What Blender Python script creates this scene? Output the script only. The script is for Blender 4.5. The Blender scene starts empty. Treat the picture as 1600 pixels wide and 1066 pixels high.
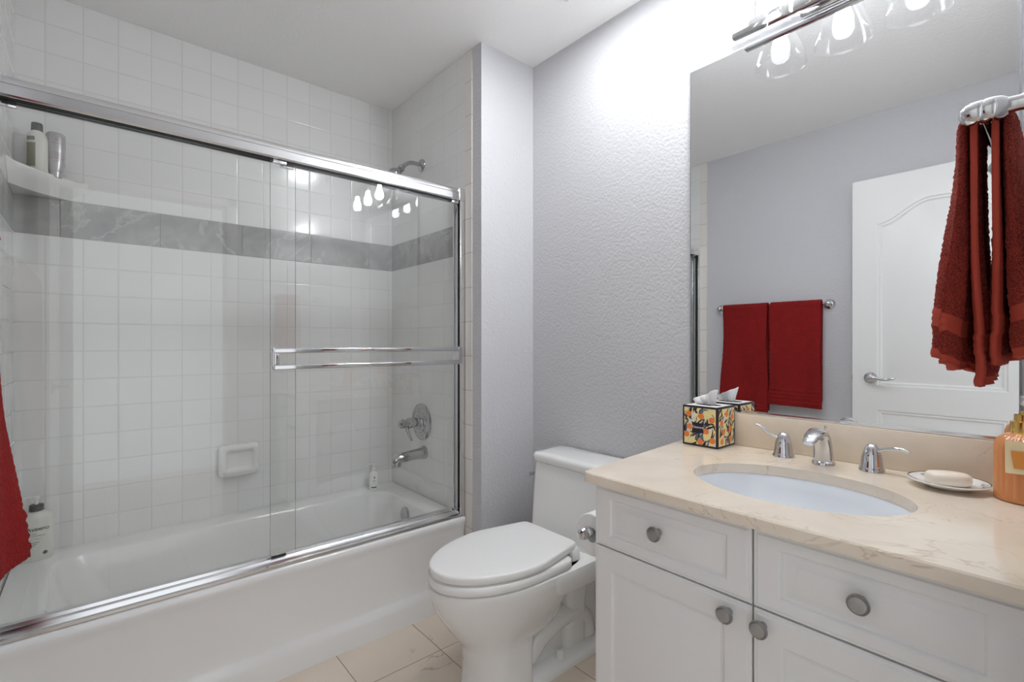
import bpy, bmesh, math, random
from mathutils import Vector, Matrix
random.seed(7)
PI = math.pi
S = bpy.context.scene
COL = S.collection

# ------------------------------------------------------------------ camera, world, lights, exposure
CAM_H = 1.16
cam_data = bpy.data.cameras.new('camera')
cam_data.sensor_width = 36.0
cam_data.lens = 758.5 / 1600 * 36.0
cam_data.shift_y = 3.0 / 1600
cam_data.clip_start = 0.01
cam = bpy.data.objects.new('camera', cam_data)
cam.location = (0, 0, CAM_H)
cam.rotation_euler = (PI / 2, 0, -math.radians(40.6))
COL.objects.link(cam)
S.camera = cam

world = bpy.data.worlds.new('doorway_fill')
world.use_nodes = True
world.node_tree.nodes['Background'].inputs['Color'].default_value = (0.93, 0.96, 1.0, 1)
world.node_tree.nodes['Background'].inputs['Strength'].default_value = 1.15  # even fill light added through the open doorway, not a bright hall
S.world = world

BULB_STRENGTH = 118.0
FAN_FILL_STRENGTH = 46.0
S.view_settings.view_transform = 'Standard'
S.view_settings.look = 'None'
S.view_settings.gamma = 1.0
S.view_settings.exposure = 0.12
S.cycles.max_bounces = 14
S.cycles.diffuse_bounces = 8
S.cycles.glossy_bounces = 8
S.cycles.transparent_max_bounces = 24

# ------------------------------------------------------------------ room numbers (metres)
XW, XP, XL = 1.571, 1.265, -0.229     # mirror wall, tub end wall, left wall
YC, YB, YS = 1.68, 2.51, -0.02        # face of the jutting wall, tiled back wall, doorway wall
ZC = 2.463
XM = 1.562                            # mirror face
Z0 = CAM_H - 0.324                    # counter top
YT = 1.745                            # where the tile begins
BAND0, BAND1 = CAM_H + 0.402, CAM_H + 0.543

# ------------------------------------------------------------------ materials
def lin(r, g, b):
    f = lambda c: (c / 255) / 12.92 if c / 255 <= 0.04045 else ((c / 255 + 0.055) / 1.055) ** 2.4
    return (f(r), f(g), f(b), 1)

def mat(name, rgb, rough=0.5, metal=0.0, coat=0.0, **kw):
    m = bpy.data.materials.new(name)
    m.use_nodes = True
    p = m.node_tree.nodes['Principled BSDF']
    p.inputs['Base Color'].default_value = lin(*rgb)
    p.inputs['Roughness'].default_value = rough
    p.inputs['Metallic'].default_value = metal
    p.inputs['Coat Weight'].default_value = coat
    p.inputs['Coat Roughness'].default_value = 0.05
    for k, v in kw.items():
        p.inputs[k.replace('_', ' ')].default_value = v
    return m

def N(m, typ, **props):
    n = m.node_tree.nodes.new(typ)
    for k, v in props.items():
        setattr(n, k, v)
    return n
def L(m, a, b): m.node_tree.links.new(a, b)
def P(m): return m.node_tree.nodes['Principled BSDF']
def pos(m): return N(m, 'ShaderNodeNewGeometry').outputs['Position']

def add_bump(m, height, strength, dist):
    b = N(m, 'ShaderNodeBump')
    b.inputs['Strength'].default_value = strength
    b.inputs['Distance'].default_value = dist
    L(m, height, b.inputs['Height'])
    L(m, b.outputs['Normal'], P(m).inputs['Normal'])
    return b

def noise(m, vec, scale, detail=4, rough=0.55, dist=0.0):
    n = N(m, 'ShaderNodeTexNoise')
    n.inputs['Scale'].default_value = scale
    n.inputs['Detail'].default_value = detail
    n.inputs['Roughness'].default_value = rough
    n.inputs['Distortion'].default_value = dist
    if vec is not None: L(m, vec, n.inputs['Vector'])
    return n

def ramp(m, fac, stops):
    r = N(m, 'ShaderNodeValToRGB')
    el = r.color_ramp.elements
    while len(el) < len(stops): el.new(0.5)
    for e, (p, c) in zip(el, stops):
        e.position = p; e.color = c
    L(m, fac, r.inputs['Fac'])
    return r

def mathn(m, op, a, b=None):
    n = N(m, 'ShaderNodeMath', operation=op)
    for i, v in enumerate((a, b)):
        if v is None: continue
        if isinstance(v, (int, float)): n.inputs[i].default_value = v
        else: L(m, v, n.inputs[i])
    return n.outputs[0]

def mixc(m, fac, a, b):
    n = N(m, 'ShaderNodeMix', data_type='RGBA')
    for i, v in ((0, fac), (6, a), (7, b)):
        if isinstance(v, (int, float, tuple)): n.inputs[i].default_value = v
        else: L(m, v, n.inputs[i])
    return n.outputs[2]

def paint(name, rgb, scale, strength, dist=0.003):
    m = mat(name, rgb, 0.55)
    n = noise(m, pos(m), scale, 3, 0.5)
    add_bump(m, n.outputs['Fac'], strength, dist)
    return m

def tile_mat(name, rgb, grout, axis, u0, v0, tw, th, mortar=0.0016, rough=0.12, veins=False):
    """square grid of glazed tiles on a wall or floor; axis = the two world axes it runs along"""
    m = mat(name, rgb, rough)
    sx = N(m, 'ShaderNodeSeparateXYZ'); L(m, pos(m), sx.inputs[0])
    u = mathn(m, 'DIVIDE', mathn(m, 'SUBTRACT', sx.outputs[axis[0]], u0), tw)
    v = mathn(m, 'DIVIDE', mathn(m, 'SUBTRACT', sx.outputs[axis[1]], v0), th)
    def edge(w, t):
        f = mathn(m, 'FRACT', w)
        d = mathn(m, 'MINIMUM', f, mathn(m, 'SUBTRACT', 1.0, f))
        return mathn(m, 'MULTIPLY', d, t)
    d = mathn(m, 'MINIMUM', edge(u, tw), edge(v, th))
    mr = N(m, 'ShaderNodeMapRange'); mr.interpolation_type = 'SMOOTHSTEP'
    L(m, d, mr.inputs['Value'])
    mr.inputs['From Min'].default_value = mortar * 0.6
    mr.inputs['From Max'].default_value = mortar * 1.6
    cmb = N(m, 'ShaderNodeCombineXYZ')
    L(m, mathn(m, 'FLOOR', u), cmb.inputs[0]); L(m, mathn(m, 'FLOOR', v), cmb.inputs[1])
    wn = N(m, 'ShaderNodeTexWhiteNoise', noise_dimensions='3D'); L(m, cmb.outputs[0], wn.inputs['Vector'])
    c = lin(*rgb)
    face = mixc(m, wn.outputs['Value'], tuple(x * 0.965 for x in c[:3]) + (1,), c)
    if veins:
        off = N(m, 'ShaderNodeVectorMath', operation='MULTIPLY_ADD')
        L(m, wn.outputs['Color'], off.inputs[0]); off.inputs[1].default_value = (7, 7, 7); L(m, pos(m), off.inputs[2])
        face = veins(m, off.outputs[0], face)
    col = mixc(m, mr.outputs[0], lin(*grout), face)
    L(m, col, P(m).inputs['Base Color'])
    L(m, mathn(m, 'ADD', rough, mathn(m, 'MULTIPLY', mathn(m, 'SUBTRACT', 1.0, mr.outputs[0]), 0.5)), P(m).inputs['Roughness'])
    mr2 = N(m, 'ShaderNodeMapRange'); mr2.interpolation_type = 'SMOOTHSTEP'
    L(m, d, mr2.inputs['Value'])
    mr2.inputs['From Min'].default_value = mortar * 0.5
    mr2.inputs['From Max'].default_value = mortar * 3.2
    wob = noise(m, pos(m), 9.0, 1)
    hgt = mathn(m, 'ADD', mr2.outputs[0], mathn(m, 'MULTIPLY', wob.outputs['Fac'], 0.7))
    add_bump(m, hgt, 0.35, 0.0012)
    return m

def vein_line(m, vec, scale, width, dist=1.2):
    n = noise(m, vec, scale, 5, 0.6, dist)
    a = mathn(m, 'ABSOLUTE', mathn(m, 'SUBTRACT', n.outputs['Fac'], 0.5))
    mr = N(m, 'ShaderNodeMapRange'); L(m, a, mr.inputs['Value'])
    mr.inputs['From Min'].default_value = 0.0; mr.inputs['From Max'].default_value = width
    mr.inputs['To Min'].default_value = 1.0; mr.inputs['To Max'].default_value = 0.0
    return mr.outputs[0]

def floor_veins(m, vec, face):
    cloud = noise(m, vec, 3.5, 5)
    c = mixc(m, cloud.outputs['Fac'], lin(208, 193, 175), lin(226, 214, 200))
    v = vein_line(m, vec, 2.2, 0.012)
    msk = noise(m, vec, 5.0, 2)
    v = mathn(m, 'MULTIPLY', v, ramp(m, msk.outputs['Fac'], [(0.5, (0, 0, 0, 1)), (0.6, (1, 1, 1, 1))]).outputs[0])
    return mixc(m, mathn(m, 'MULTIPLY', v, 0.55), c, lin(150, 130, 112))

def grey_veins(m, vec, face):
    cloud = noise(m, vec, 6.0, 6, 0.62, 0.6)
    c = ramp(m, cloud.outputs['Fac'], [(0.3, lin(146, 146, 145)), (0.7, lin(182, 182, 180))]).outputs[0]
    v = vein_line(m, vec, 2.6, 0.02)
    return mixc(m, mathn(m, 'MULTIPLY', v, 0.5), c, lin(205, 205, 203))

M = {}
M['paint'] = paint('lavender_grey_wall_paint', (202, 202, 205), 95.0, 0.6, 0.005)
M['ceiling'] = paint('white_ceiling_texture', (245, 245, 244), 90.0, 0.5, 0.004)
M['white_paint'] = mat('white_semi_gloss_paint', (232, 232, 230), 0.35)
TW, TH = 0.1065, 0.1085
WT, GR = (233, 233, 232), (214, 213, 211)
M['tile_back_low'] = tile_mat('white_tile_back_low', WT, GR, (0, 2), 0.0686, BAND0, TW, TH)
M['tile_back_top'] = tile_mat('white_tile_back_top', WT, GR, (0, 2), 0.0686, BAND1, TW, TH)
M['tile_side_low'] = tile_mat('white_tile_side_low', WT, GR, (1, 2), YB, BAND0, TW, TH)
M['tile_side_top'] = tile_mat('white_tile_side_top', WT, GR, (1, 2), YB, BAND1, TW, TH)
M['bullnose'] = tile_mat('white_bullnose_trim', (232, 228, 222), (190, 182, 174), (1, 2), YT - 0.2, 0.03, 0.6, 0.153)
M['band_back'] = tile_mat('grey_marble_band_back', (165, 165, 165), (128, 128, 127), (0, 2), 0.205, BAND0, 0.308, BAND1 - BAND0, 0.0012, 0.2, grey_veins)
M['band_side'] = tile_mat('grey_marble_band_side', (165, 165, 165), (128, 128, 127), (1, 2), YB + 0.001, BAND0, 0.308, BAND1 - BAND0, 0.0012, 0.2, grey_veins)
M['floor'] = tile_mat('beige_marble_floor_tile', (215, 202, 186), (142, 128, 112), (0, 1), 0.99, 1.567, 0.314, 0.314, 0.0014, 0.28, floor_veins)
M['porcelain'] = mat('white_porcelain', (236, 236, 234), 0.08, 0, 0.4)
M['sink'] = mat('cool_white_porcelain', (230, 234, 239), 0.1, 0, 0.3)
M['enamel'] = mat('white_tub_enamel', (235, 235, 234), 0.12, 0, 0.3)
M['ceramic'] = mat('white_glazed_ceramic', (234, 234, 232), 0.12, 0, 0.3)
M['seat'] = mat('white_seat_plastic', (238, 238, 236), 0.16)
M['cabinet'] = mat('white_cabinet_thermofoil', (229, 228, 227), 0.3)
M['cabinet_gap'] = mat('dark_cabinet_gap', (96, 92, 88), 0.7)
M['chrome'] = mat('polished_chrome', (212, 212, 214), 0.06, 1.0)
M['rail'] = mat('bright_anodised_aluminium', (226, 226, 227), 0.14, 1.0)
M['rubber'] = mat('black_rubber_seal', (28, 28, 28), 0.6)
M['chrome_dark'] = mat('chrome_dark_reflection_tone', (186, 186, 188), 0.08, 1.0)  # chrome with the reflection of a darker room put into its colour
M['lens'] = mat('added_fill_lens', (255, 255, 255), 0.4)
P(M['lens']).inputs['Emission Color'].default_value = (0.95, 0.975, 1.0, 1)
P(M['lens']).inputs['Emission Strength'].default_value = FAN_FILL_STRENGTH
M['pewter'] = mat('dark_pewter', (172, 171, 170), 0.4, 1.0)
M['mirror'] = mat('silvered_mirror', (240, 241, 242), 0.0, 1.0)
M['mirror_edge'] = mat('bevelled_mirror_edge', (150, 152, 154), 0.1, 1.0)
M['black'] = mat('black_ink', (22, 20, 26), 0.5)
M['white_plastic'] = mat('white_plastic', (240, 240, 238), 0.25)
M['grey_cap'] = mat('charcoal_plastic_cap', (88, 87, 86), 0.4)
M['bottle_white'] = mat('creamy_white_plastic', (224, 222, 214), 0.3)
M['bottle_silver'] = mat('pearly_silver_plastic', (190, 187, 188), 0.25, 0.35)
M['mauve_ink'] = mat('mauve_print', (124, 104, 112), 0.4)
M['olive_ink'] = mat('olive_label_print', (142, 138, 118), 0.4)
M['grey_ink'] = mat('grey_print', (128, 128, 126), 0.5)
M['gold'] = mat('polished_gold', (226, 190, 110), 0.15, 1.0)
M['paper'] = mat('white_paper', (244, 244, 244), 0.9)
M['cream'] = mat('cream_card', (240, 222, 178), 0.6)
M['box_cream'] = mat('cream_box_print', (240, 224, 160), 0.5)
M['navy'] = mat('dark_plum_box_print', (38, 24, 40), 0.5)
M['slate'] = mat('slate_leaf_print', (96, 108, 124), 0.5)
M['pale'] = mat('pale_leaf_print', (226, 226, 220), 0.5)
M['orange'] = mat('orange_fruit_print', (236, 130, 62), 0.5)
M['soap'] = mat('ivory_soap', (238, 228, 212), 0.35)
M['amber_card'] = mat('amber_card_print', (222, 146, 62), 0.5)
M['amber'] = mat('amber_ribbed_glass', (232, 152, 90), 0.12, 0, 0.5, Transmission_Weight=0.25)
M['bulb'] = mat('glowing_bulb', (255, 255, 255), 0.3)
P(M['bulb']).inputs['Emission Color'].default_value = (0.95, 0.975, 1.0, 1)
P(M['bulb']).inputs['Emission Strength'].default_value = BULB_STRENGTH

def marble(name):
    m = mat(name, (232, 214, 188), 0.14, 0, 0.2)
    p = pos(m)
    cl = noise(m, p, 7.0, 6, 0.6, 0.4)
    c = ramp(m, cl.outputs['Fac'], [(0.3, lin(222, 208, 189)), (0.7, lin(234, 222, 205))]).outputs[0]
    v = vein_line(m, p, 3.2, 0.010, 1.6)
    msk = noise(m, p, 4.0, 2)
    v = mathn(m, 'MULTIPLY', v, ramp(m, msk.outputs['Fac'], [(0.45, (0, 0, 0, 1)), (0.62, (1, 1, 1, 1))]).outputs[0])
    c = mixc(m, mathn(m, 'MULTIPLY', v, 0.5), c, lin(176, 150, 122))
    L(m, c, P(m).inputs['Base Color'])
    return m
M['marble'] = marble('cream_marble_counter')

def clear_glass(name, tint, f0=0.045):
    m = bpy.data.materials.new(name); m.use_nodes = True
    nt = m.node_tree; nt.nodes.clear()
    out = N(m, 'ShaderNodeOutputMaterial')
    tr = N(m, 'ShaderNodeBsdfTransparent'); tr.inputs[0].default_value = tint
    gl = N(m, 'ShaderNodeBsdfAnisotropic'); gl.inputs['Roughness'].default_value = 0.0
    gl.inputs['Color'].default_value = (1, 1, 1, 1)
    lw = N(m, 'ShaderNodeLayerWeight'); lw.inputs['Blend'].default_value = 0.5
    f = mathn(m, 'ADD', f0, mathn(m, 'MULTIPLY', mathn(m, 'POWER', lw.outputs['Facing'], 5.0), 1 - f0))
    mx = N(m, 'ShaderNodeMixShader')
    L(m, f, mx.inputs[0]); L(m, tr.outputs[0], mx.inputs[1]); L(m, gl.outputs[0], mx.inputs[2])
    L(m, mx.outputs[0], out.inputs['Surface'])
    return m
M['glass'] = clear_glass('clear_shower_glass', (0.985, 0.99, 0.985, 1))
M['glass_edge'] = mat('polished_glass_edge', (120, 128, 124), 0.2)
M['shade_glass'] = clear_glass('clear_shade_glass', (0.985, 0.985, 0.985, 1), 0.022)

def terry(name, dark, light, scale):
    m = mat(name, light, 0.95)
    p = pos(m)
    v = N(m, 'ShaderNodeTexVoronoi'); v.inputs['Scale'].default_value = scale; L(m, p, v.inputs['Vector'])
    n = noise(m, p, 26.0, 3)
    f = mathn(m, 'ADD', mathn(m, 'MULTIPLY', v.outputs['Distance'], 0.75), mathn(m, 'MULTIPLY', n.outputs['Fac'], 0.4))
    c = ramp(m, f, [(0.25, lin(*light)), (0.95, lin(*dark))]).outputs[0]
    L(m, c, P(m).inputs['Base Color'])
    P(m).inputs['Sheen Weight'].default_value = 0.25
    P(m).inputs['Sheen Roughness'].default_value = 0.5
    P(m).inputs['Sheen Tint'].default_value = lin(*light)
    add_bump(m, mathn(m, 'SUBTRACT', 1.0, v.outputs['Distance']), 0.9, 0.003)
    return m
M['red_terry'] = terry('scarlet_terry_cloth', (108, 2, 1), (164, 8, 6), 420)
M['rust_terry'] = terry('rust_red_terry_cloth', (84, 14, 8), (172, 54, 36), 420)
M['rust_hem'] = mat('rust_red_woven_hem', (172, 64, 46), 0.85)

# ------------------------------------------------------------------ mesh builder
class MB:
    def __init__(self): self.bm = bmesh.new()
    def _merge(self, t, mi, smooth):
        for f in t.faces:
            f.material_index = mi; f.smooth = smooth
        me = bpy.data.meshes.new('tmp'); t.to_mesh(me); t.free()
        self.bm.from_mesh(me); bpy.data.meshes.remove(me)
        return self
    def box(self, lo, hi, bev=0.0, seg=2, mi=0):
        t = bmesh.new()
        bmesh.ops.create_cube(t, size=1.0)
        for v in t.verts:
            v.co = Vector([lo[i] + (v.co[i] + 0.5) * (hi[i] - lo[i]) for i in range(3)])
        if bev > 0:
            bmesh.ops.bevel(t, geom=list(t.edges), offset=bev, segments=seg, profile=0.5, affect='EDGES')
        return self._merge(t, mi, bev > 0)
    def loft(self, rings, cap0=True, cap1=True, closed=True, mi=0, smooth=True):
        t = bmesh.new()
        rv = [[t.verts.new(p) for p in r] for r in rings]
        n = len(rings[0])
        for a, b in zip(rv, rv[1:]):
            for i in range(n if closed else n - 1):
                j = (i + 1) % n
                try: t.faces.new((a[i], a[j], b[j], b[i]))
                except ValueError: pass
        if cap0: t.faces.new(list(reversed(rv[0])))
        if cap1: t.faces.new(rv[-1])
        bmesh.ops.recalc_face_normals(t, faces=list(t.faces))
        return self._merge(t, mi, smooth)
    def lathe(self, prof, origin, axis='Z', n=32, mi=0, fn=None, cap0=True, cap1=True):
        """prof = [(radius, distance along the axis)]; axis may be Z, X, Y, -X, -Y, -Z or a vector"""
        ax = {'Z': (0, 0, 1), 'X': (1, 0, 0), 'Y': (0, 1, 0), '-X': (-1, 0, 0), '-Y': (0, -1, 0), '-Z': (0, 0, -1)}
        a = Vector(ax[axis] if isinstance(axis, str) else axis).normalized()
        u = a.orthogonal().normalized()
        if abs(a.z) > 0.9: u = Vector((1, 0, 0)); u = (u - a * u.dot(a)).normalized()
        w = a.cross(u)
        o = Vector(origin)
        rings = []
        for r, d in prof:
            r = max(r, 1e-5)
            rings.append([o + a * d + (u * math.cos(q) + w * math.sin(q)) * (r * (fn(q, d) if fn else 1.0))
                          for q in [2 * PI * i / n for i in range(n)]])
        return self.loft(rings, cap0, cap1, True, mi)
    def tube(self, path, rad, n=14, mi=0, flat=1.0, cap=True):
        pts = [Vector(p) for p in path]
        rs = rad if isinstance(rad, (list, tuple)) else [rad] * len(pts)
        tang = []
        for i in range(len(pts)):
            tang.append((pts[min(i + 1, len(pts) - 1)] - pts[max(i - 1, 0)]).normalized())
        u = tang[0].orthogonal().normalized()
        up = Vector((0, 0, 1))
        if abs(tang[0].dot(up)) < 0.95: u = tang[0].cross(up).normalized()
        rings = []
        for p, tg, r in zip(pts, tang, rs):
            u = (u - tg * u.dot(tg)).normalized()
            w = tg.cross(u)
            rings.append([p + u * (r * math.cos(q)) + w * (r * flat * math.sin(q)) for q in [2 * PI * i / n for i in range(n)]])
        return self.loft(rings, cap, cap, True, mi)
    def poly(self, pts, mi=0):
        f = self.bm.faces.new([self.bm.verts.new(p) for p in pts])
        f.material_index = mi
        return self
    def prism(self, pts2, to3, d0, d1, mi=0, smooth=False):
        return self.loft([[to3(a, b, d0) for a, b in pts2], [to3(a, b, d1) for a, b in pts2]], mi=mi, smooth=smooth)
    def sheet(self, fn, nu, nv, mi=0):
        t = bmesh.new()
        g = [[t.verts.new(fn(i / nu, j / nv)) for i in range(nu + 1)] for j in range(nv + 1)]
        for j in range(nv):
            for i in range(nu):
                t.faces.new((g[j][i], g[j][i + 1], g[j + 1][i + 1], g[j + 1][i]))
        return self._merge(t, mi, True)
    def text(self, s, size, to3, mi=0, center=True, spacing=1.0, res=3):
        cu = bpy.data.curves.new('tmp', 'FONT'); cu.body = s; cu.size = size
        cu.space_character = spacing; cu.resolution_u = res
        ob = bpy.data.objects.new('tmp', cu); COL.objects.link(ob)
        dg = bpy.context.evaluated_depsgraph_get()
        me = bpy.data.meshes.new_from_object(ob.evaluated_get(dg))
        bpy.data.objects.remove(ob); bpy.data.curves.remove(cu)
        xs = [v.co.x for v in me.vertices] or [0]
        off = (min(xs) + max(xs)) / 2 if center else 0
        t = bmesh.new(); t.from_mesh(me); bpy.data.meshes.remove(me)
        for v in t.verts: v.co = Vector(to3(v.co.x - off, v.co.y))
        return self._merge(t, mi, False)
    def build(self, name, mats, parent=None, sharp=35):
        me = bpy.data.meshes.new(name)
        root = parent
        while root is not None and root.parent is not None: root = root.parent
        off = Vector(root.location) if root is not None else Vector((0, 0, 0))
        if off.length: bmesh.ops.translate(self.bm, verts=list(self.bm.verts), vec=-off)
        self.bm.to_mesh(me); self.bm.free()
        for x in (mats if isinstance(mats, (list, tuple)) else [mats]):
            me.materials.append(M[x] if isinstance(x, str) else x)
        me.set_sharp_from_angle(angle=math.radians(sharp))
        o = bpy.data.objects.new(name, me); COL.objects.link(o)
        if parent is not None: o.parent = parent
        return o

def tag(o, label, cat, group=None):
    o['label'] = label; o['category'] = cat
    if group: o['group'] = group
    return o
def thing(name, loc, label, cat, group=None):
    o = bpy.data.objects.new(name, None); o.location = loc; o.empty_display_size = 0.05
    COL.objects.link(o)
    return tag(o, label, cat, group)
def struct(o):
    o['kind'] = 'structure'; return o

def rrect(x0, x1, y0, y1, r, n=8):
    r = min(r, (x1 - x0) / 2 - 1e-4, (y1 - y0) / 2 - 1e-4)
    pts = []
    for cx, cy, a in ((x1 - r, y1 - r, 0), (x0 + r, y1 - r, 1), (x0 + r, y0 + r, 2), (x1 - r, y0 + r, 3)):
        for k in range(n + 1):
            q = (a + k / n) * PI / 2
            pts.append((cx + r * math.cos(q), cy + r * math.sin(q)))
    return pts
def smooth_path(pts, n=8):
    P_ = [Vector(p) for p in pts]; out = []
    for i in range(len(P_) - 1):
        p0, p1, p2, p3 = P_[max(i - 1, 0)], P_[i], P_[i + 1], P_[min(i + 2, len(P_) - 1)]
        for k in range(n):
            t = k / n
            out.append(0.5 * ((2 * p1) + (p2 - p0) * t + (2 * p0 - 5 * p1 + 4 * p2 - p3) * t * t + (3 * p1 - p0 - 3 * p2 + p3) * t ** 3))
    out.append(P_[-1]); return out
def lerp_list(vals, n):
    out = []
    for i in range(n):
        f = i / (n - 1) * (len(vals) - 1); k = min(int(f), len(vals) - 2)
        out.append(vals[k] + (vals[k + 1] - vals[k]) * (f - k))
    return out
def sstep(a, b, x):
    t = max(0.0, min(1.0, (x - a) / (b - a))); return t * t * (3 - 2 * t)

# ================================================================== THE SETTING
T = 0.1
b = MB(); b.box((XL - T, YS - 1.6, -0.1), (XW + T, YB + T, 0.0)); struct(b.build('floor', 'floor'))
b = MB(); b.box((XL - T, YS - 0.12, ZC), (XW + T, YB + T, ZC + 0.1)); struct(b.build('ceiling', 'ceiling'))
b = MB(); b.box((XW, YS - 0.12, 0), (XW + T, YC + 0.001, ZC)); struct(b.build('wall_right', 'paint'))
# jutting wall at the foot of the tub: painted face and return, tiled inside the alcove
b = MB()
b.box((XP + 0.004, YC, 0), (XW + T, YB + T, ZC), 0)
x = XP
def wq(bb, y0, y1, z0, z1, mi, xx, d):
    bb.box((min(xx, xx + d), y0, z0), (max(xx, xx + d), y1, z1), 0, mi=mi)
b.box((XP, YC - 0.0005, 0), (XP + 0.01, YT, ZC), 0, mi=0)
wq(b, YT, YT + 0.052, 0, ZC, 5, XP - 0.004, 0.012)
wq(b, YT + 0.05, YB + 0.001, 0, BAND0, 1, XP - 0.002, 0.01)
wq(b, YT + 0.05, YB + 0.001, BAND0, BAND1, 2, XP - 0.002, 0.01)
wq(b, YT + 0.05, YB + 0.001, BAND1, ZC, 3, XP - 0.002, 0.01)
struct(b.build('wall_end', ['paint', 'tile_side_low', 'band_side', 'tile_side_top', 'white_paint', 'bullnose']))
b = MB()
for z0, z1, mi in ((0, BAND0, 0), (BAND0, BAND1, 1), (BAND1, ZC, 2)):
    b.box((XL - T, YB, z0), (XP + 0.02, YB + T, z1), 0, mi=mi)
struct(b.build('wall_back', ['tile_back_low', 'band_back', 'tile_back_top']))
b = MB()
b.box((XL - T, YS - 0.12, 0), (XL, YB + 0.01, ZC), 0)
wq(b, YT, YT + 0.052, 0, ZC - 0.001, 5, XL - 0.002, 0.008)
for z0, z1, mi in ((0, BAND0, 1), (BAND0, BAND1, 2), (BAND1, ZC - 0.001, 3)):
    wq(b, YT + 0.05, YB + 0.001, z0, z1, mi, XL - 0.002, 0.005)
struct(b.build('wall_left', ['paint', 'tile_side_low', 'band_side', 'tile_side_top', 'white_paint', 'bullnose']))
# doorway wall behind the camera: opening from DX0 to DX1
DX0, DX1, DZ = -0.10, 0.66, 2.07
b = MB()
b.box((DX1, YS - 0.12, 0), (XW + 0.001, YS, ZC))
b.box((XL - 0.001, YS - 0.12, 0), (DX0, YS, ZC))
b.box((DX0, YS - 0.12, DZ), (DX1, YS, ZC))
struct(b.build('wall_front', 'paint'))
b = MB()
b.box((DX1 + 0.002, YS, 0), (DX1 + 0.065, YS + 0.012, DZ + 0.06), 0.003)
b.box((DX0 - 0.065, YS, 0), (DX0 - 0.002, YS + 0.012, DZ + 0.06), 0.003)
b.box((DX0 - 0.065, YS, DZ + 0.002), (DX1 + 0.065, YS + 0.012, DZ + 0.065), 0.003)
struct(b.build('trim_1', 'white_paint'))
b = MB(); b.box((XW - 0.014, 0.86, 0), (XW, YC, 0.09), 0.004); struct(b.build('baseboard_right', 'white_paint'))
b = MB(); b.box((XP, YC - 0.014, 0), (XW, YC, 0.09), 0.004); struct(b.build('baseboard_back', 'white_paint'))
b = MB(); b.box((XL, 0.05, 0), (XL + 0.014, YT - 0.005, 0.09), 0.004); struct(b.build('baseboard_left', 'white_paint'))

# open door standing parallel to the left wall (seen in the mirror)
def build_door():
    x1, x0 = -0.150, -0.185
    y0, y1, z0, z1 = 0.10, 0.838, 0.012, 2.072
    W = y1 - y0
    b = MB()
    def arch(ya, yb, za, zb, rise, n=28):
        pts = [(ya, za), (yb, za)]
        for k in range(n + 1):
            u = 1 - k / n
            pts.append((ya + (yb - ya) * u, zb + rise * sstep(0, .44, min(u, 1 - u))))
        return pts
    panels = [arch(y0 + 0.115, y1 - 0.115, 0.925, 1.815, 0.105), arch(y0 + 0.115, y1 - 0.115, 0.24, 0.79, 0.0, 2)]
    t = bmesh.new()
    def loop(pts, x):
        vs = [t.verts.new((x, p[0], p[1])) for p in pts]
        return [t.edges.new((vs[i], vs[(i + 1) % len(vs)])) for i in range(len(vs))]
    es = loop([(y0, z0), (y1, z0), (y1, z1), (y0, z1)], x1)
    for p in panels: es += loop(p, x1)
    bmesh.ops.triangle_fill(t, edges=es, use_beauty=True)
    bmesh.ops.recalc_face_normals(t, faces=list(t.faces))
    b._merge(t, 0, False)
    for p in panels:
        ya, yb = min(q[0] for q in p), max(q[0] for q in p)
        za, zb = min(q[1] for q in p), max(q[1] for q in p)
        cy, cz = (ya + yb) / 2, (za + zb) / 2
        def ins(d, x):
            return [(x, cy + (q[0] - cy) * (1 - 2 * d / (yb - ya)), cz + (q[1] - cz) * (1 - 2 * d / (zb - za))) for q in p]
        b.loft([ins(0, x1), ins(0.006, x1 - 0.005), ins(0.014, x1 - 0.004), ins(0.022, x1 - 0.010), ins(0.034, x1 - 0.010), ins(0.062, x1 - 0.002)], False, True, smooth=False)
    b.box((x0, y0, z0), (x1 - 0.012, y1, z1))
    fr = [(x1, y0, z0), (x1, y1, z0), (x1, y1, z1), (x1, y0, z1)]
    bk = [(x1 - 0.013, p[1], p[2]) for p in fr]
    b.loft([fr, bk], False, False, smooth=False)
    d = struct(b.build('door_1', 'white_paint'))
    h = MB(); yh, zh = 0.752, 0.966
    h.lathe([(0.032, 0), (0.032, 0.004), (0.029, 0.008), (0.021, 0.010), (0.019, 0.013), (0.012, 0.016), (0.011, 0.045), (0.013, 0.05), (0.010, 0.056)], (x1, yh, zh), 'X', 28)
    h.tube(smooth_path([(x1 + 0.048, yh, zh), (x1 + 0.05, yh - 0.03, zh + 0.002), (x1 + 0.05, yh - 0.07, zh - 0.005), (x1 + 0.05, yh - 0.105, zh + 0.001), (x1 + 0.05, yh - 0.118, zh + 0.006)], 6),
           lerp_list([0.011, 0.009, 0.0075, 0.006, 0.004], 25), 12)
    h.build('door_handle', 'chrome', d)
    k = MB(); k.box((x0 + 0.008, y1 - 0.0005, zh - 0.012), (x1 - 0.008, y1 + 0.006, zh + 0.012), 0.002)
    k.build('latch', 'pewter', d)
build_door()

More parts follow.
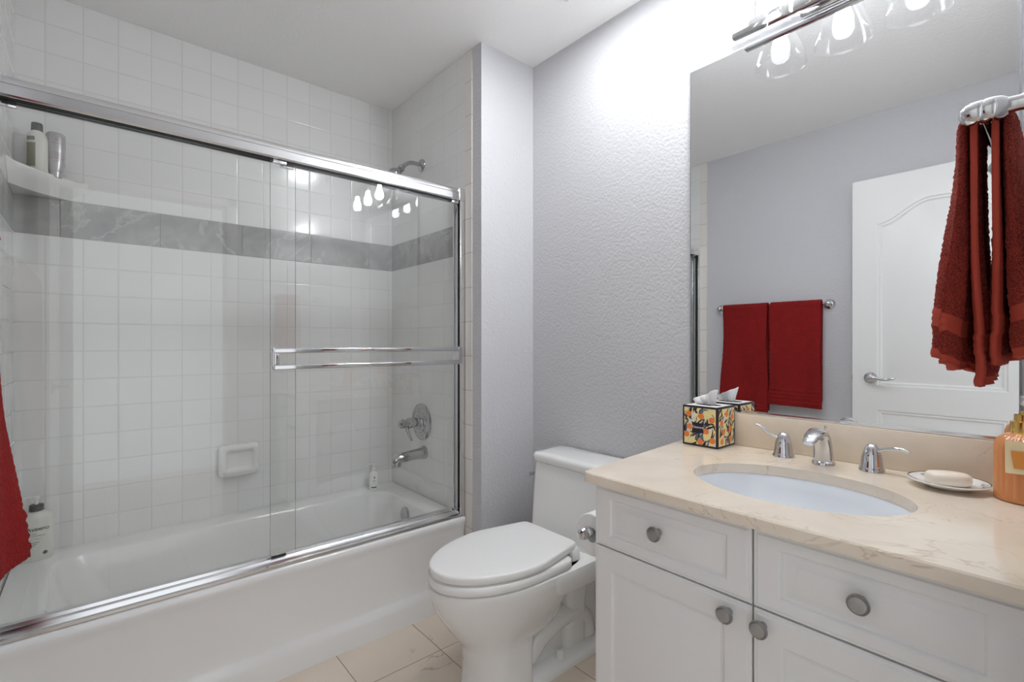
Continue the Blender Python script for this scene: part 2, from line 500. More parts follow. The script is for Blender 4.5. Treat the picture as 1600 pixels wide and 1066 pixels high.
# ================================================================== BATHTUB AND SHOWER
RZ = 0.384
def build_tub():
    t = thing('bathtub', (0.5, 2.1, 0), 'long white enamelled bathtub built into the tiled alcove', 'bathtub')
    b = MB()
    x0, x1 = XL + 0.007, XP - 0.006
    prof = [(1.84, RZ), (1.806, RZ), (1.797, RZ - 0.003), (1.791, RZ - 0.010), (1.790, RZ - 0.024), (1.794, RZ - 0.038), (1.800, RZ - 0.06), (1.803, 0.16), (1.803, 0.115), (1.799, 0.10), (1.792, 0.088), (1.789, 0.07), (1.788, 0.0), (1.84, 0.0)]
    b.loft([[(x0, y, z) for y, z in prof], [(x1, y, z) for y, z in prof]], smooth=True)
    def ring(xa, xb, ya, yb, r, z): return [(p[0], p[1], z) for p in rrect(xa, xb, ya, yb, r, 10)]
    yb = YB - 0.002
    rings = [ring(x0, x1, 1.82, yb, 0.003, RZ - 0.02), ring(x0, x1, 1.82, yb, 0.003, RZ),
             ring(-0.125, 1.168, 1.875, 2.405, 0.10, RZ), ring(-0.118, 1.162, 1.881, 2.399, 0.10, RZ - 0.003),
             ring(-0.112, 1.157, 1.886, 2.394, 0.10, RZ - 0.012), ring(-0.09, 1.15, 1.90, 2.38, 0.11, RZ - 0.08),
             ring(-0.03, 1.135, 1.92, 2.36, 0.13, 0.18), ring(0.0, 1.12, 1.935, 2.345, 0.14, 0.13), ring(0.05, 1.08, 1.97, 2.31, 0.13, 0.105), ring(0.10, 1.03, 2.02, 2.26, 0.1, 0.10)]
    b.loft(rings, False, True)
    b.build('shell', 'enamel', t, 40)
    o = MB()
    o.lathe([(0.037, -0.01), (0.038, 0.006), (0.035, 0.010), (0.012, 0.012), (0.007, 0.010), (0.0, 0.010)], (1.152, 2.145, 0.318), (-1, 0, 0.06), 28)
    o.build('overflow_plate', 'chrome_dark', t)
    d = MB(); d.lathe([(0.032, 0), (0.032, 0.004), (0.02, 0.006), (0, 0.004)], (0.97, 2.14, 0.099), 'Z', 24); d.build('drain', 'chrome', t)
build_tub()

def build_shower_frame():
    t = thing('shower_door_frame', (0.5, 1.825, RZ), 'bright metal header rail, bottom track and jambs around the sliding glass', 'shower frame')
    x0, x1 = XL + 0.006, XP - 0.006
    hz0, hz1 = 1.797, 1.849
    b = MB()
    prof = [(1.797, hz0), (1.7935, hz0 + 0.004), (1.7935, hz0 + 0.030), (1.797, hz0 + 0.034), (1.797, hz1 - 0.008), (1.801, hz1), (1.853, hz1), (1.858, hz1 - 0.006), (1.858, hz0), (1.852, hz0), (1.852, hz0 + 0.02), (1.803, hz0 + 0.02), (1.803, hz0)]
    b.loft([[(x0, y, z) for y, z in prof], [(x1, y, z) for y, z in prof]], smooth=False)
    b.build('header_rail', 'rail', t)
    g = MB(); g.box((x0, 1.8035, hz0 + 0.004), (x1, 1.8515, hz0 + 0.019)); g.build('guide_channel', 'rubber', t)
    for xa, xb in ((x1 - 0.032, x1 + 0.001), (x0 - 0.001, x0 + 0.032)):
        c = MB(); c.box((xa, 1.7925, hz0 - 0.001), (xb, 1.859, hz1 + 0.0005), 0.003); c.build('corner_cap', 'rail', t)
    for xa, xb, s in ((x1 - 0.022, x1, -1), (x0, x0 + 0.022, 1)):
        j = MB()
        j.box((xa, 1.796, RZ + 0.001), (xb, 1.803, hz0), 0.001)
        j.box((xa, 1.822, RZ + 0.001), (xb, 1.827, hz0), 0.001)
        j.box((xa, 1.851, RZ + 0.001), (xb, 1.857, hz0), 0.001)
        j.box((x1 - 0.006 if s < 0 else x0, 1.797, RZ + 0.001), (x1 if s < 0 else x0 + 0.006, 1.856, hz0))
        jj = j.build('side_jamb', 'rail', t)
        s_ = MB(); s_.box((x1 - 0.014 if s < 0 else x0 + 0.006, 1.8035, RZ + 0.03), (x1 - 0.006 if s < 0 else x0 + 0.014, 1.8215, hz0))
        s_.build('seal_strip', 'rubber', jj)
    k = MB()
    prof = [(1.797, RZ + 0.001), (1.797, RZ + 0.010), (1.803, RZ + 0.013), (1.806, RZ + 0.012), (1.809, RZ + 0.020), (1.814, RZ + 0.027), (1.818, RZ + 0.022), (1.832, RZ + 0.022), (1.836, RZ + 0.030), (1.856, RZ + 0.030), (1.858, RZ + 0.001)]
    k.loft([[(x0, y, z) for y, z in prof], [(x1, y, z) for y, z in prof]], smooth=False)
    k.build('bottom_track', 'rail', t)
build_shower_frame()

def build_glass_door(xa, xb, y, label, bar):
    t = thing('sliding_glass_door', ((xa + xb) / 2, y, RZ + 0.03), label, 'shower door')
    z0, z1 = RZ + 0.0305, 1.8005
    b = MB(); b.box((xa, y - 0.003, z0), (xb, y + 0.003, z1), 0)
    b.bm.faces.ensure_lookup_table()
    for f in b.bm.faces:
        c = f.calc_center_median()
        if abs(c.x - xa) < 1e-4 or abs(c.x - xb) < 1e-4: f.material_index = 1
    b.build('glass_pane', ['glass', 'glass_edge'], t)
    for xc in (xa + 0.03, xb - 0.03):
        r = MB(); r.box((xc - 0.022, y - 0.006, z1 - 0.016), (xc + 0.022, y + 0.006, z1 - 0.002), 0.001); r.build('roller_hanger', 'rail', t)
    g = MB() if bar else None
    if bar: g.box((xa + 0.003, y - 0.005, z0 + 0.0), (xa + 0.05, y + 0.005, z0 + 0.006)).build('bottom_guide', 'rubber', t)
    if bar:
        yb = y - 0.045
        for zc in (1.1335, 1.0765):
            r = MB(); r.box((0.452, yb - 0.006, zc - 0.0085), (1.224, yb + 0.006, zc + 0.0085), 0.0035, 3); r.build('grip_bar', 'chrome', t)
        for xc in (0.452, 1.203):
            r = MB()
            r.box((xc, yb - 0.007, 1.0665), (xc + 0.006, yb + 0.007, 1.1435), 0.001)
            r.box((xc + 0.004, yb - 0.003, 1.083), (xc + 0.022, y - 0.0035, 1.127), 0.001)
            r.build('bar_bracket', 'chrome', t)
    return t
build_glass_door(XL + 0.016, 0.548, 1.843, 'left sliding glass panel behind the double towel bar, nearest the tall pump bottle', False)
build_glass_door(0.456, XP - 0.014, 1.8125, 'right sliding glass panel carrying the double chrome towel bar', True)

# shower valve, tub spout, shower head
XF = XP - 0.002
t = thing('shower_valve', (XF, 2.18, 0.758), 'round chrome shower valve plate with a short lever, above the tub spout', 'shower valve')
b = MB(); b.lathe([(0.094, 0), (0.094, 0.003), (0.090, 0.007), (0.078, 0.014), (0.070, 0.016), (0.066, 0.012), (0.056, 0.012), (0.052, 0.017), (0.044, 0.019), (0.040, 0.015), (0.034, 0.016), (0.03, 0.022), (0, 0.022)], (XF, 2.18, 0.758), '-X', 48); b.build('escutcheon', 'chrome_dark', t)
b = MB(); b.lathe([(0.028, 0.02), (0.028, 0.026), (0.023, 0.03), (0.023, 0.058), (0.027, 0.062), (0.027, 0.078), (0.02, 0.082), (0.019, 0.098), (0.023, 0.105), (0.022, 0.12), (0.014, 0.128), (0, 0.13)], (XF, 2.18, 0.758), '-X', 28)
b.tube(smooth_path([(XF - 0.088, 2.18, 0.748), (XF - 0.085, 2.172, 0.72), (XF - 0.075, 2.165, 0.69), (XF - 0.066, 2.162, 0.672)], 5), lerp_list([0.010, 0.008, 0.007, 0.005], 16), 12)
b.build('handle', 'chrome_dark', t)
t = thing('tub_spout', (XF, 2.155, 0.604), 'chrome tub spout below the round shower valve', 'tub spout')
b = MB()
zs = 0.604
path = [(XF, 2.155, zs + 0.002), (XF - 0.014, 2.155, zs + 0.002), (XF - 0.016, 2.155, zs), (XF - 0.06, 2.155, zs - 0.001), (XF - 0.12, 2.155, zs - 0.006), (XF - 0.152, 2.155, zs - 0.011), (XF - 0.166, 2.155, zs - 0.018), (XF - 0.172, 2.155, zs - 0.028)]
b.tube(path, [0.034, 0.034, 0.028, 0.026, 0.024, 0.022, 0.018, 0.008], 20)
b.lathe([(0.019, 0), (0.02, 0.03), (0.017, 0.034), (0.012, 0.03)], (XF - 0.152, 2.155, zs - 0.012), '-Z', 20)
b.build('spout_body', 'chrome_dark', t)
t = thing('overhead_shower', (XF, 2.18, 2.065), 'chrome shower head on a bent arm above the header rail', 'shower head')
b = MB(); b.lathe([(0.032, 0), (0.031, 0.005), (0.024, 0.011), (0.013, 0.014), (0.01, 0.016)], (XF, 2.18, 2.065), '-X', 28); b.build('flange', 'chrome_dark', t)
b = MB(); b.tube(smooth_path([(XF, 2.18, 2.065), (XF - 0.05, 2.18, 2.066), (XF - 0.085, 2.18, 2.054), (XF - 0.115, 2.18, 2.024)], 7), 0.0105, 16); b.build('arm', 'chrome_dark', t)
b = MB(); ax = Vector((-0.68, 0, -0.73)).normalized()
b.lathe([(0.014, -0.004), (0.018, 0.004), (0.018, 0.014), (0.013, 0.018), (0.017, 0.026), (0.021, 0.034), (0.03, 0.05), (0.033, 0.064), (0.031, 0.07), (0, 0.068)], (XF - 0.111, 2.18, 2.029), ax, 28)
b.build('spray_head', 'chrome_dark', t)

# corner shelf with bottles
def build_shelf():
    cx, cy = XL + 0.0035, YB - 0.001
    def outline(s, z, n=28, ear=0.0, lip=0.0):
        pts = [(cx, cy, z)]
        for k in range(n + 1):
            w = k / n
            bow = -.16 * math.sin(PI * w)
            e = math.exp(-(w / .07) ** 2) + math.exp(-((1 - w) / .07) ** 2)
            fx, fy = .203 * s * (1 - w), .215 * s * w
            nx, ny = .82, .57
            pts.append((cx + max(0, fx + nx * bow * .09), cy - max(0, fy + ny * bow * .09), z + ear * e))
        return pts
    b = MB()
    b.loft([outline(0.72, 1.704), outline(0.78, 1.716), outline(0.90, 1.735), outline(0.97, 1.750), outline(1.0, 1.764, ear=.006), outline(1.0, 1.770, ear=.008), outline(0.985, 1.773, ear=.008), outline(0.96, 1.771, ear=.006), outline(0.93, 1.766), outline(.90, 1.765)])
    tag(b.build('corner_shelf', 'ceramic', None, 50), 'white ceramic corner shelf above the grey marble band', 'shelf')
build_shelf()

def ell_ring(cx, cy, z, a, bb, rot=0.0, n=36, p=2.0):
    out = []
    for i in range(n):
        q = 2 * PI * i / n
        c, s = math.cos(q), math.sin(q)
        x = a * math.copysign(abs(c) ** (2 / p), c); y = bb * math.copysign(abs(s) ** (2 / p), s)
        out.append((cx + x * math.cos(rot) - y * math.sin(rot), cy + x * math.sin(rot) + y * math.cos(rot), z))
    return out
def wrap(cx, cy, z0, a, bb, rot, eps=0.0006):
    """place flat print (u across, v up) on the face of an elliptical bottle; rot turns its wide axis, the face looks along local -y"""
    def to3(u, v):
        q = max(-0.98, min(0.98, u / a))
        x, y = u, -(bb * math.sqrt(1 - q * q)) - eps
        return (cx + x * math.cos(rot) - y * math.sin(rot), cy + x * math.sin(rot) + y * math.cos(rot), z0 + v)
    return to3
def quad(b, to3, u0, u1, v0, v1, mi, n=6):
    for k in range(n):
        a, c = u0 + (u1 - u0) * k / n, u0 + (u1 - u0) * (k + 1) / n
        b.poly([to3(a, v0), to3(c, v0), to3(c, v1), to3(a, v1)], mi)
def face_cam(x, y): return math.atan2(y, x) - PI / 2   # turn a bottle's face to the doorway

def build_shelf_bottles():
    z = 1.7665
    # creamy bottle, dark cap
    x, y = -0.160, 2.425; r = face_cam(x, y) - 0.45
    t = thing('shampoo_bottle', (x, y, z), 'creamy white bottle with a charcoal cap on the corner shelf', 'bottle')
    A, B = 0.030, 0.022
    b = MB()
    b.loft([ell_ring(x, y, z, A * .9, B * .9, r), ell_ring(x, y, z + .004, A, B, r), ell_ring(x, y, z + .12, A, B, r), ell_ring(x, y, z + .138, A * .86, B * .9, r), ell_ring(x, y, z + .148, .016, .016, r), ell_ring(x, y, z + .152, .015, .015, r)])
    w = wrap(x, y, z, A, B, r)
    quad(b, w, -.020, .004, .112, .126, 1); quad(b, w, -.022, .006, .02, .104, 2)
    for k in range(5): quad(b, w, -.02, .002, .09 - .007 * k, .092 - .007 * k, 1)
    b.poly([w(-.02, .012), w(-.008, .012), w(-.006, .038)], 3)
    b.build('bottle_body', ['bottle_white', 'grey_ink', 'olive_ink', 'grey_cap'], t)
    c = MB(); c.lathe([(.0155, 0), (.016, .002), (.0155, .026), (.014, .029), (0, .029)], (x, y, z + .150), 'Z', 28); c.build('cap', 'grey_cap', t)
    # silver bottle standing on its cap
    x, y = -0.112, 2.445; r = face_cam(x, y) + 0.1
    t = thing('conditioner_bottle', (x, y, z), 'pearly silver bottle with mauve lines, right of the creamy bottle', 'bottle')
    A, B = 0.028, 0.021
    b = MB()
    b.loft([ell_ring(x, y, z + .022, A * .72, B * .86, r), ell_ring(x, y, z + .05, A * .93, B, r), ell_ring(x, y, z + .075, A, B, r), ell_ring(x, y, z + .145, A, B, r), ell_ring(x, y, z + .158, A * .92, B * .9, r), ell_ring(x, y, z + .164, A * .7, B * .65, r), ell_ring(x, y, z + .166, A * .3, B * .3, r)])
    w = wrap(x, y, z, A, B, r)
    for zz, h, wd in ((.133, .004, .004), (.122, .0014, .016), (.088, .0016, .016), (.083, .0014, .018), (.078, .0014, .018), (.073, .0014, .018), (.066, .0024, .021), (.058, .001, .014)):
        quad(b, w, -wd, wd, zz, zz + h, 1)
    b.build('bottle_body', ['bottle_silver', 'mauve_ink'], t)
    c = MB(); c.loft([ell_ring(x, y, z, A * .6, B * .78, r), ell_ring(x, y, z + .0215, A * .7, B * .84, r)]); c.build('cap', 'bottle_silver', t)
build_shelf_bottles()

def pump(t, x, y, z, r, mats, s=1.0):
    b = MB()
    b.lathe([(.013 * s, 0), (.013 * s, .012 * s), (.006 * s, .014 * s), (.005 * s, .030 * s)], (x, y, z), 'Z', 20)
    b.lathe([(.009 * s, 0), (.010 * s, .006 * s), (.008 * s, .010 * s), (0, .011 * s)], (x, y, z + .029 * s), 'Z', 20)
    d = Vector((math.cos(r), math.sin(r), 0))
    o = Vector((x, y, z + .034 * s))
    b.tube([o, o + d * .02 * s, o + d * .032 * s + Vector((0, 0, -.003 * s)), o + d * .036 * s + Vector((0, 0, -.008 * s))], [.0055 * s, .005 * s, .004 * s, .003 * s], 10)
    return b.build('pump', mats, t)

def build_lotion():
    x, y, z = -0.172, 2.40 + 0.035, RZ + 0.0005
    x = -0.162
    r = face_cam(x, y) + 0.12
    t = thing('body_wash_bottle', (x, y, z), 'large white pump bottle with dark collar on the tub ledge beside the red towel', 'bottle')
    A, B = 0.045, 0.029
    b = MB()
    b.loft([ell_ring(x, y, z, A * .93, B * .9, r, p=2.4), ell_ring(x, y, z + .005, A, B, r, p=2.4), ell_ring(x, y, z + .13, A, B, r, p=2.4), ell_ring(x, y, z + .15, A * .95, B, r, p=2.3), ell_ring(x, y, z + .165, A * .72, B * .8, r), ell_ring(x, y, z + .172, .018, .017, r), ell_ring(x, y, z + .178, .017, .017, r)])
    w0 = wrap(x, y, z, A * 1.02, B * 1.0, r, 0.0008)
    def w(u, v):
        q = min(0.98, abs(u) / A)
        yy = -(B * (1 - q ** 2.4) ** (1 / 2.4)) - 0.0008
        return (x + u * math.cos(r) - yy * math.sin(r), y + u * math.sin(r) + yy * math.cos(r), z + v)
    b.text('Aveeno', .0205, lambda u, v: w(u, v + .108), 1, spacing=0.95)
    b.text('DAILY', .0062, lambda u, v: w(u - .012, v + .096), 2)
    b.text('MOISTURIZING', .0062, lambda u, v: w(u - .001, v + .088), 2)
    b.text('BODY WASH', .0056, lambda u, v: w(u - .009, v + .078), 2)
    for k in range(3): quad(b, w, -.022, .004 - .006 * k, .066 - k * .006, .068 - k * .006, 2, 4)
    for k in range(7):
        q = 2.2 + k * .22
        cx_, cz_ = .022 + .013 * math.cos(q), .036 + .02 * math.sin(q)
        b.poly([w(cx_ - .005, cz_ - .003), w(cx_, cz_ - .0035), w(cx_ + .006, cz_ + .003), w(cx_, cz_ + .003)], 3)
    b.poly([w(.019 + .0065 * math.cos(q), .026 + .0065 * math.sin(q)) for q in [2 * PI * i / 20 for i in range(20)]], 4)
    b.build('bottle_body', ['bottle_white', 'black', 'grey_ink', 'pale', 'grey_cap'], t)
    c = MB(); c.lathe([(.0195, 0), (.020, .002), (.0195, .020), (.017, .022), (.006, .022)], (x, y, z + .174), 'Z', 28); c.build('collar', 'grey_cap', t)
    b = MB()
    b.lathe([(.0055, 0), (.0055, .020), (.010, .022), (.0105, .030), (0, .032)], (x, y, z + .195), 'Z', 20)
    d = Vector((math.cos(r + 2.6), math.sin(r + 2.6), 0)); o = Vector((x, y, z + .221))
    b.tube([o, o + d * .024, o + d * .034 + Vector((0, 0, -.004))], [.006, .005, .004], 10)
    b.build('pump', 'white_plastic', t)
build_lotion()

def build_small_bottle():
    x, y, z = 1.118, 2.432, RZ + 0.0005
    r = face_cam(x, y)
    t = thing('soap_pump_bottle', (x, y, z), 'small white pump bottle on the tub ledge in the far corner', 'bottle')
    A = 0.0215
    b = MB(); b.lathe([(A * .9, 0), (A, .003), (A, .078), (A * .93, .087), (.011, .097), (.011, .102)], (x, y, z), 'Z', 28)
    w = wrap(x, y, z, A, A, r)
    b.poly([w(.004 + .004 * math.cos(q), .066 + .006 * math.sin(q)) for q in [2 * PI * i / 14 for i in range(14)]], 1)
    for zz, h, a_, c_ in ((.05, .0015, -.006, .012), (.046, .0015, -.006, .012), (.036, .001, -.004, .01), (.012, .006, -.012, .014)):
        quad(b, w, a_, c_, zz, zz + h, 2 if h > .004 else 1)
    b.build('bottle_body', ['white_plastic', 'grey_ink', 'grey_cap'], t)
    pump(t, x, y, z + .1, PI * 0.75, 'white_plastic', 0.95)
build_small_bottle()

def build_wall_soap_dish():
    x0, x1, zc = 0.413, 0.583, 0.625
    z0, z1 = zc - 0.072, zc + 0.075
    def rg(i, y, r, dz0=0.0): return [(p[0], y, p[1]) for p in rrect(x0 + i, x1 - i, z0 + i + dz0, z1 - i, r, 8)]
    b = MB(); yb = YB - 0.001
    b.loft([rg(0, yb, .022), rg(0, yb - .014, .022), rg(.003, yb - .024, .02), rg(.010, yb - .031, .020), rg(.020, yb - .034, .018), rg(.028, yb - .031, .016), rg(.034, yb - .022, .014), rg(.042, yb - .018, .012)])
    # tray lip standing out along the bottom
    pr = [(yb - .004, z0 + .028), (yb - .04, z0 + .027), (yb - .047, z0 + .032), (yb - .052, z0 + .030), (yb - .052, z0 + .020), (yb - .045, z0 + .010), (yb - .02, z0 + .002), (yb - .004, z0 + .002)]
    rings = []
    for k in range(11):
        u = k / 10; s = 1 - 0.5 * abs(2 * u - 1) ** 6
        rings.append([(x0 + .012 + (x1 - x0 - .024) * u, yb + (y - yb) * s, z) for y, z in pr])
    b.loft(rings)
    tag(b.build('wall_soap_dish', 'ceramic', None, 50), 'white ceramic soap dish set into the tiled back wall', 'soap dish')
build_wall_soap_dish()

# ================================================================== TOILET
def egg(xf, xb, hw, z, yc=1.285, n=48, back_p=3.0, split=0.56, front_p=2.0):
    """plan outline of a bowl: elliptical nose towards -X, squarer back"""
    xm = xf + (xb - xf) * split
    pts = []
    for i in range(n):
        q = 2 * PI * i / n
        c, s = math.cos(q), math.sin(q)
        if c < 0:
            px = xm + (xm - xf) * math.copysign(abs(c) ** (2 / front_p), c); py = hw * math.copysign(abs(s) ** (2 / front_p), s)
        else:
            px = xm + (xb - xm) * abs(c) ** (2 / back_p); py = hw * math.copysign(abs(s) ** (2 / back_p), s)
        pts.append((px, yc + py, z))
    return pts
def build_toilet():
    yc = 1.285
    t = thing('toilet', (1.2, yc, 0), 'white one-piece toilet with closed lid between tub and vanity', 'toilet')
    b = MB()
    # pedestal and bowl in one skin; behind the pedestal the bowl overhangs a recess
    secs = [(.905, 1.120, .108, 0, 9, 1.01), (.900, 1.120, .108, .012, 9, 1.01), (.912, 1.118, .104, .03, 9, 1.01), (.915, 1.118, .102, .12, 9, 1.01), (.903, 1.118, .103, .165, 9, 1.01), (.896, 1.118, .105, .1845, 9, 1.01),
            (.895, 1.232, .1055, .186, 5, 1.01), (.890, 1.246, .107, .194, 4, 1.015), (.877, 1.254, .113, .212, 4, 1.02), (.852, 1.262, .128, .242, 4, 1.035), (.825, 1.28, .146, .282, 4, 1.06), (.800, 1.31, .165, .325, 4, 1.085), (.788, 1.34, .177, .362, 4, 1.095),
            (.783, 1.35, .182, .386, 4, 1.10), (.785, 1.35, .181, .396, 4, 1.10), (.80, 1.33, .168, .400, 4, 1.10)]
    b.loft([egg(xf, xb, hw, z, back_p=bp, split=(xm - xf) / (xb - xf)) for xf, xb, hw, z, bp, xm in secs])
    # deck that carries the tank
    def rg(x0, x1, hw, z, r): return [(p[0], p[1], z) for p in rrect(x0, x1, yc - hw, yc + hw, r, 8)]
    b.loft([rg(1.20, 1.54, .12, .300, .04), rg(1.17, 1.548, .155, .306, .04), rg(1.15, 1.552, .172, .32, .04), rg(1.13, 1.553, .180, .345, .04), rg(1.12, 1.553, .184, .38, .03), rg(1.125, 1.552, .181, .395, .03), rg(1.14, 1.54, .168, .400, .03)])
    # tank
    b.loft([rg(1.335, 1.554, .180, .385, .03), rg(1.350, 1.555, .183, .43, .03), rg(1.372, 1.556, .191, .60, .03), rg(1.380, 1.556, .193, .668, .03), rg(1.384, 1.554, .189, .672, .03)])
    # narrow rear body, foot and trapway
    b.loft([rg(1.11, 1.52, .050, .0, .02), rg(1.11, 1.52, .040, .06, .02), rg(1.11, 1.52, .036, .18, .02), rg(1.15, 1.53, .045, .30, .02)])
    b.loft([rg(1.31, 1.42, .070, .03, .03), rg(1.31, 1.42, .075, .20, .03), rg(1.30, 1.43, .085, .305, .03)])
    b.loft([rg(1.08, 1.50, .108, 0, .02), rg(1.08, 1.50, .108, .010, .02), rg(1.08, 1.495, .102, .024, .02), rg(1.08, 1.49, .086, .034, .02)])
    for s in (-1, 1):
        yy = yc + s * .030
        b.tube(smooth_path([(1.12, yy, .06), (1.15, yy + s * .004, .075), (1.19, yy + s * .008, .12), (1.27, yy + s * .010, .155), (1.36, yy + s * .006, .15), (1.43, yy, .10), (1.45, yy, .04)], 8), lerp_list([.03, .036, .040, .042, .042, .040, .04], 49), 20)
        b.tube(smooth_path([(1.16, yy + s * .035, .207), (1.21, yy + s * .042, .215), (1.245, yy + s * .034, .245), (1.25, yy + s * .02, .29)], 8), lerp_list([.016, .026, .028, .024], 25), 18)
    b.build('bowl_and_tank', 'porcelain', t, 45)
    l = MB()
    l.loft([rg(1.377, 1.557, .192, .674, .03), rg(1.372, 1.558, .196, .678, .032), rg(1.370, 1.559, .198, .70, .034), rg(1.376, 1.557, .193, .709, .034), rg(1.40, 1.545, .17, .713, .052)])
    l.build('tank_lid', 'porcelain', t, 50)
    # seat and lid
    s = MB()
    s.loft([egg(.787, 1.238, .175, .4015, back_p=9, split=.62), egg(.784, 1.240, .178, .405, back_p=9, split=.62), egg(.784, 1.240, .1785, .424, back_p=9, split=.62), egg(.789, 1.237, .175, .4285, back_p=9, split=.62)])
    s.build('seat', 'seat', t, 50)
    def lid(i, z, x1=1.292): return [(1.04 + (px - 1.04) * (1 - i / .2525), yc + (py - yc) * (1 - i / .18) * (1 - .22 * sstep(1.05, 1.30, px)), z) for px, py, _ in egg(.787, x1, .1795, 0, back_p=14, split=.60)]
    s = MB()
    s.loft([lid(.003, .4345), lid(0, .437), lid(0, .4535), lid(.0015, .457), lid(.005, .4592), lid(.011, .4600), lid(.05, .4608)])
    # back of the lid wraps down over the hinges to the deck
    s.loft([rg(1.250, 1.296, .146, .4005, .010), rg(1.247, 1.295, .145, .436, .010), rg(1.252, 1.289, .130, .448, .010)])
    s.build('seat_lid', 'seat', t, 50)
    f = MB(); f.lathe([(.013, 0), (.013, .006), (.008, .010), (.008, .016)], (1.382 + .05, yc + .191, .615), 'Y', 18)
    f.tube([(1.432, yc + .205, .615), (1.40, yc + .207, .614), (1.372, yc + .208, .612)], [.007, .006, .0075], 12)
    f.build('flush_lever', 'chrome', t)
    for s_ in (-1, 1):
        c = MB(); c.lathe([(.0155, 0), (.0155, .012), (.013, .022), (.007, .027), (0, .028)], (1.262, yc + s_ * .078, .034), 'Z', 20); c.build('bolt_cap', 'porcelain', t)
build_toilet()

# ================================================================== VANITY
VX = 0.958          # face of drawers and doors
VY0, VY1, VYM = 0.036, 0.797, 0.409
def rect_rings(y0, y1, z0, z1, prof):
    return [[(x, y0 + i, z0 + k), (x, y1 - i, z0 + k), (x, y1 - i, z1 - k), (x, y0 + i, z1 - k)] for i, k, x in prof]
def front(name, y0, y1, z0, z1, rh, rv, parent, knob):
    f = .034 if rv > .03 else .024
    st = ((0, 0, 0), (.003, .003, .0015), (.006, .006, .0065), (.012, .011, .0075), (.015, .013, .007), (.034, f, .0018), (.0355, f + .0015, .0014))
    p = [(0, 0, VX + .018), (0, 0, VX + .005), (.003, .003, VX + .002), (.006, .006, VX + .0025), (.009, .009, VX)] + [(rh + a, rv + c, VX + d) for a, c, d in st]
    b = MB(); b.loft(rect_rings(y0, y1, z0, z1, p), smooth=False)
    o = b.build(name, 'cabinet', parent)
    k = MB()
    k.lathe([(.0075, 0), (.0065, .004), (.006, .012), (.0085, .016), (.0155, .018), (.0168, .0205), (.0168, .0235), (.0152, .0258), (.0142, .0246), (.0136, .0246), (.0126, .0262), (.009, .0270), (0, .0273)], (VX, knob[0], knob[1]), '-X', 56,
            fn=lambda q, d: 1 + (0.016 * math.sin(28 * q) if .019 < d < .0240 else 0))
    k.build('knob', 'pewter', o)
def build_vanity():
    t = thing('vanity_cabinet', (1.25, 0.41, 0), 'white vanity cabinet with raised-panel drawers and doors under the marble counter', 'cabinet')
    b = MB()
    zt = Z0 - .026
    for ya, yb in ((VY0, VY0 + .016), (VY1 - .016, VY1), (VYM - .008, VYM + .008)): b.box((VX + .018, ya, .10), (XW - .001, yb, zt - .001 if ya != VYM - .008 else .60), 0)
    b.box((VX + .018, VY0, .10), (XW - .001, VY1, .116), 0)
    b.box((XW - .008, VY0, .10), (XW - .001, VY1, zt - .001), 0)
    b.box((VX + .018, VY0, .60), (VX + .034, VY1, zt - .001), 0)
    b.box((VX + .075, VY0 + .002, .0), (XW - .002, VY1 - .002, .11), 0)
    b.build('carcass', 'cabinet', t)
    g = MB(); g.box((VX + .0165, VY0 + .004, .104), (VX + .0179, VY1 - .004, zt - .004)); g.build('reveal', 'cabinet_gap', t)
    zd = CAM_H - .507
    g_ = .0018
    front('drawer', VYM + g_, VY1, zd + g_, zt - .006, .045, .026, t, (.612, CAM_H - .424))
    front('drawer', VY0, VYM - g_, zd + g_, zt - .006, .045, .026, t, (.232, CAM_H - .424))
    front('door', VYM + g_, VY1, .108, zd - g_, .05, .05, t, (.453, CAM_H - .535))
    front('door', VY0, VYM - g_, .108, zd - g_, .05, .05, t, (.388, CAM_H - .535))
build_vanity()

SX, SY, SA, SB = 1.205, 0.425, 0.163, 0.222    # sink centre and half axes (across, along)
def build_counter():
    t = thing('countertop', (1.25, 0.43, Z0), 'cream marble vanity top with an oval cut-out and a low backsplash', 'countertop')
    b = MB()
    x0, x1 = 0.932, XW - .001
    y0 = YS + .001
    out = [(x1, y0), (x0 + .002, y0)]
    for k in range(40): out.append((x0, y0 + .004 + (.800 - y0) * k / 39))
    out += [(x0 + .006, .812), (x1, .868)]
    ell = [(SX + SA * math.cos(2 * PI * i / 72), SY + SB * math.sin(2 * PI * i / 72)) for i in range(72)]
    for z, nm in ((Z0, 1), (Z0 - .024, -1)):
        tb = bmesh.new(); es = []
        i = .003 if nm > 0 else 0
        for pts in ([(max(px, x0 + i), py) for px, py in out], ell):
            vs = [tb.verts.new((p[0], p[1], z)) for p in pts]
            es += [tb.edges.new((vs[k], vs[(k + 1) % len(vs)])) for k in range(len(vs))]
        bmesh.ops.triangle_fill(tb, edges=es, use_beauty=True, normal=(0, 0, nm))
        for f in tb.faces:
            f.normal_update()
            if f.normal.z * nm < 0: f.normal_flip()
        b._merge(tb, 0, False)
    b.loft([[(max(px, x0 + .003), py, Z0) for px, py in out], [(px, py, Z0 - .003) for px, py in out], [(px, py, Z0 - .024) for px, py in out]], False, False, smooth=False)
    b.loft([[(px, py, Z0) for px, py in ell], [(px, py, Z0 - .024) for px, py in ell]], False, False)
    b.build('worktop', 'marble', t)
    s = MB(); s.box((XW - .024, y0, Z0 + .0004), (XW - .001, .868, CAM_H - .224), .0015); s.build('backsplash', 'marble', t)
build_counter()
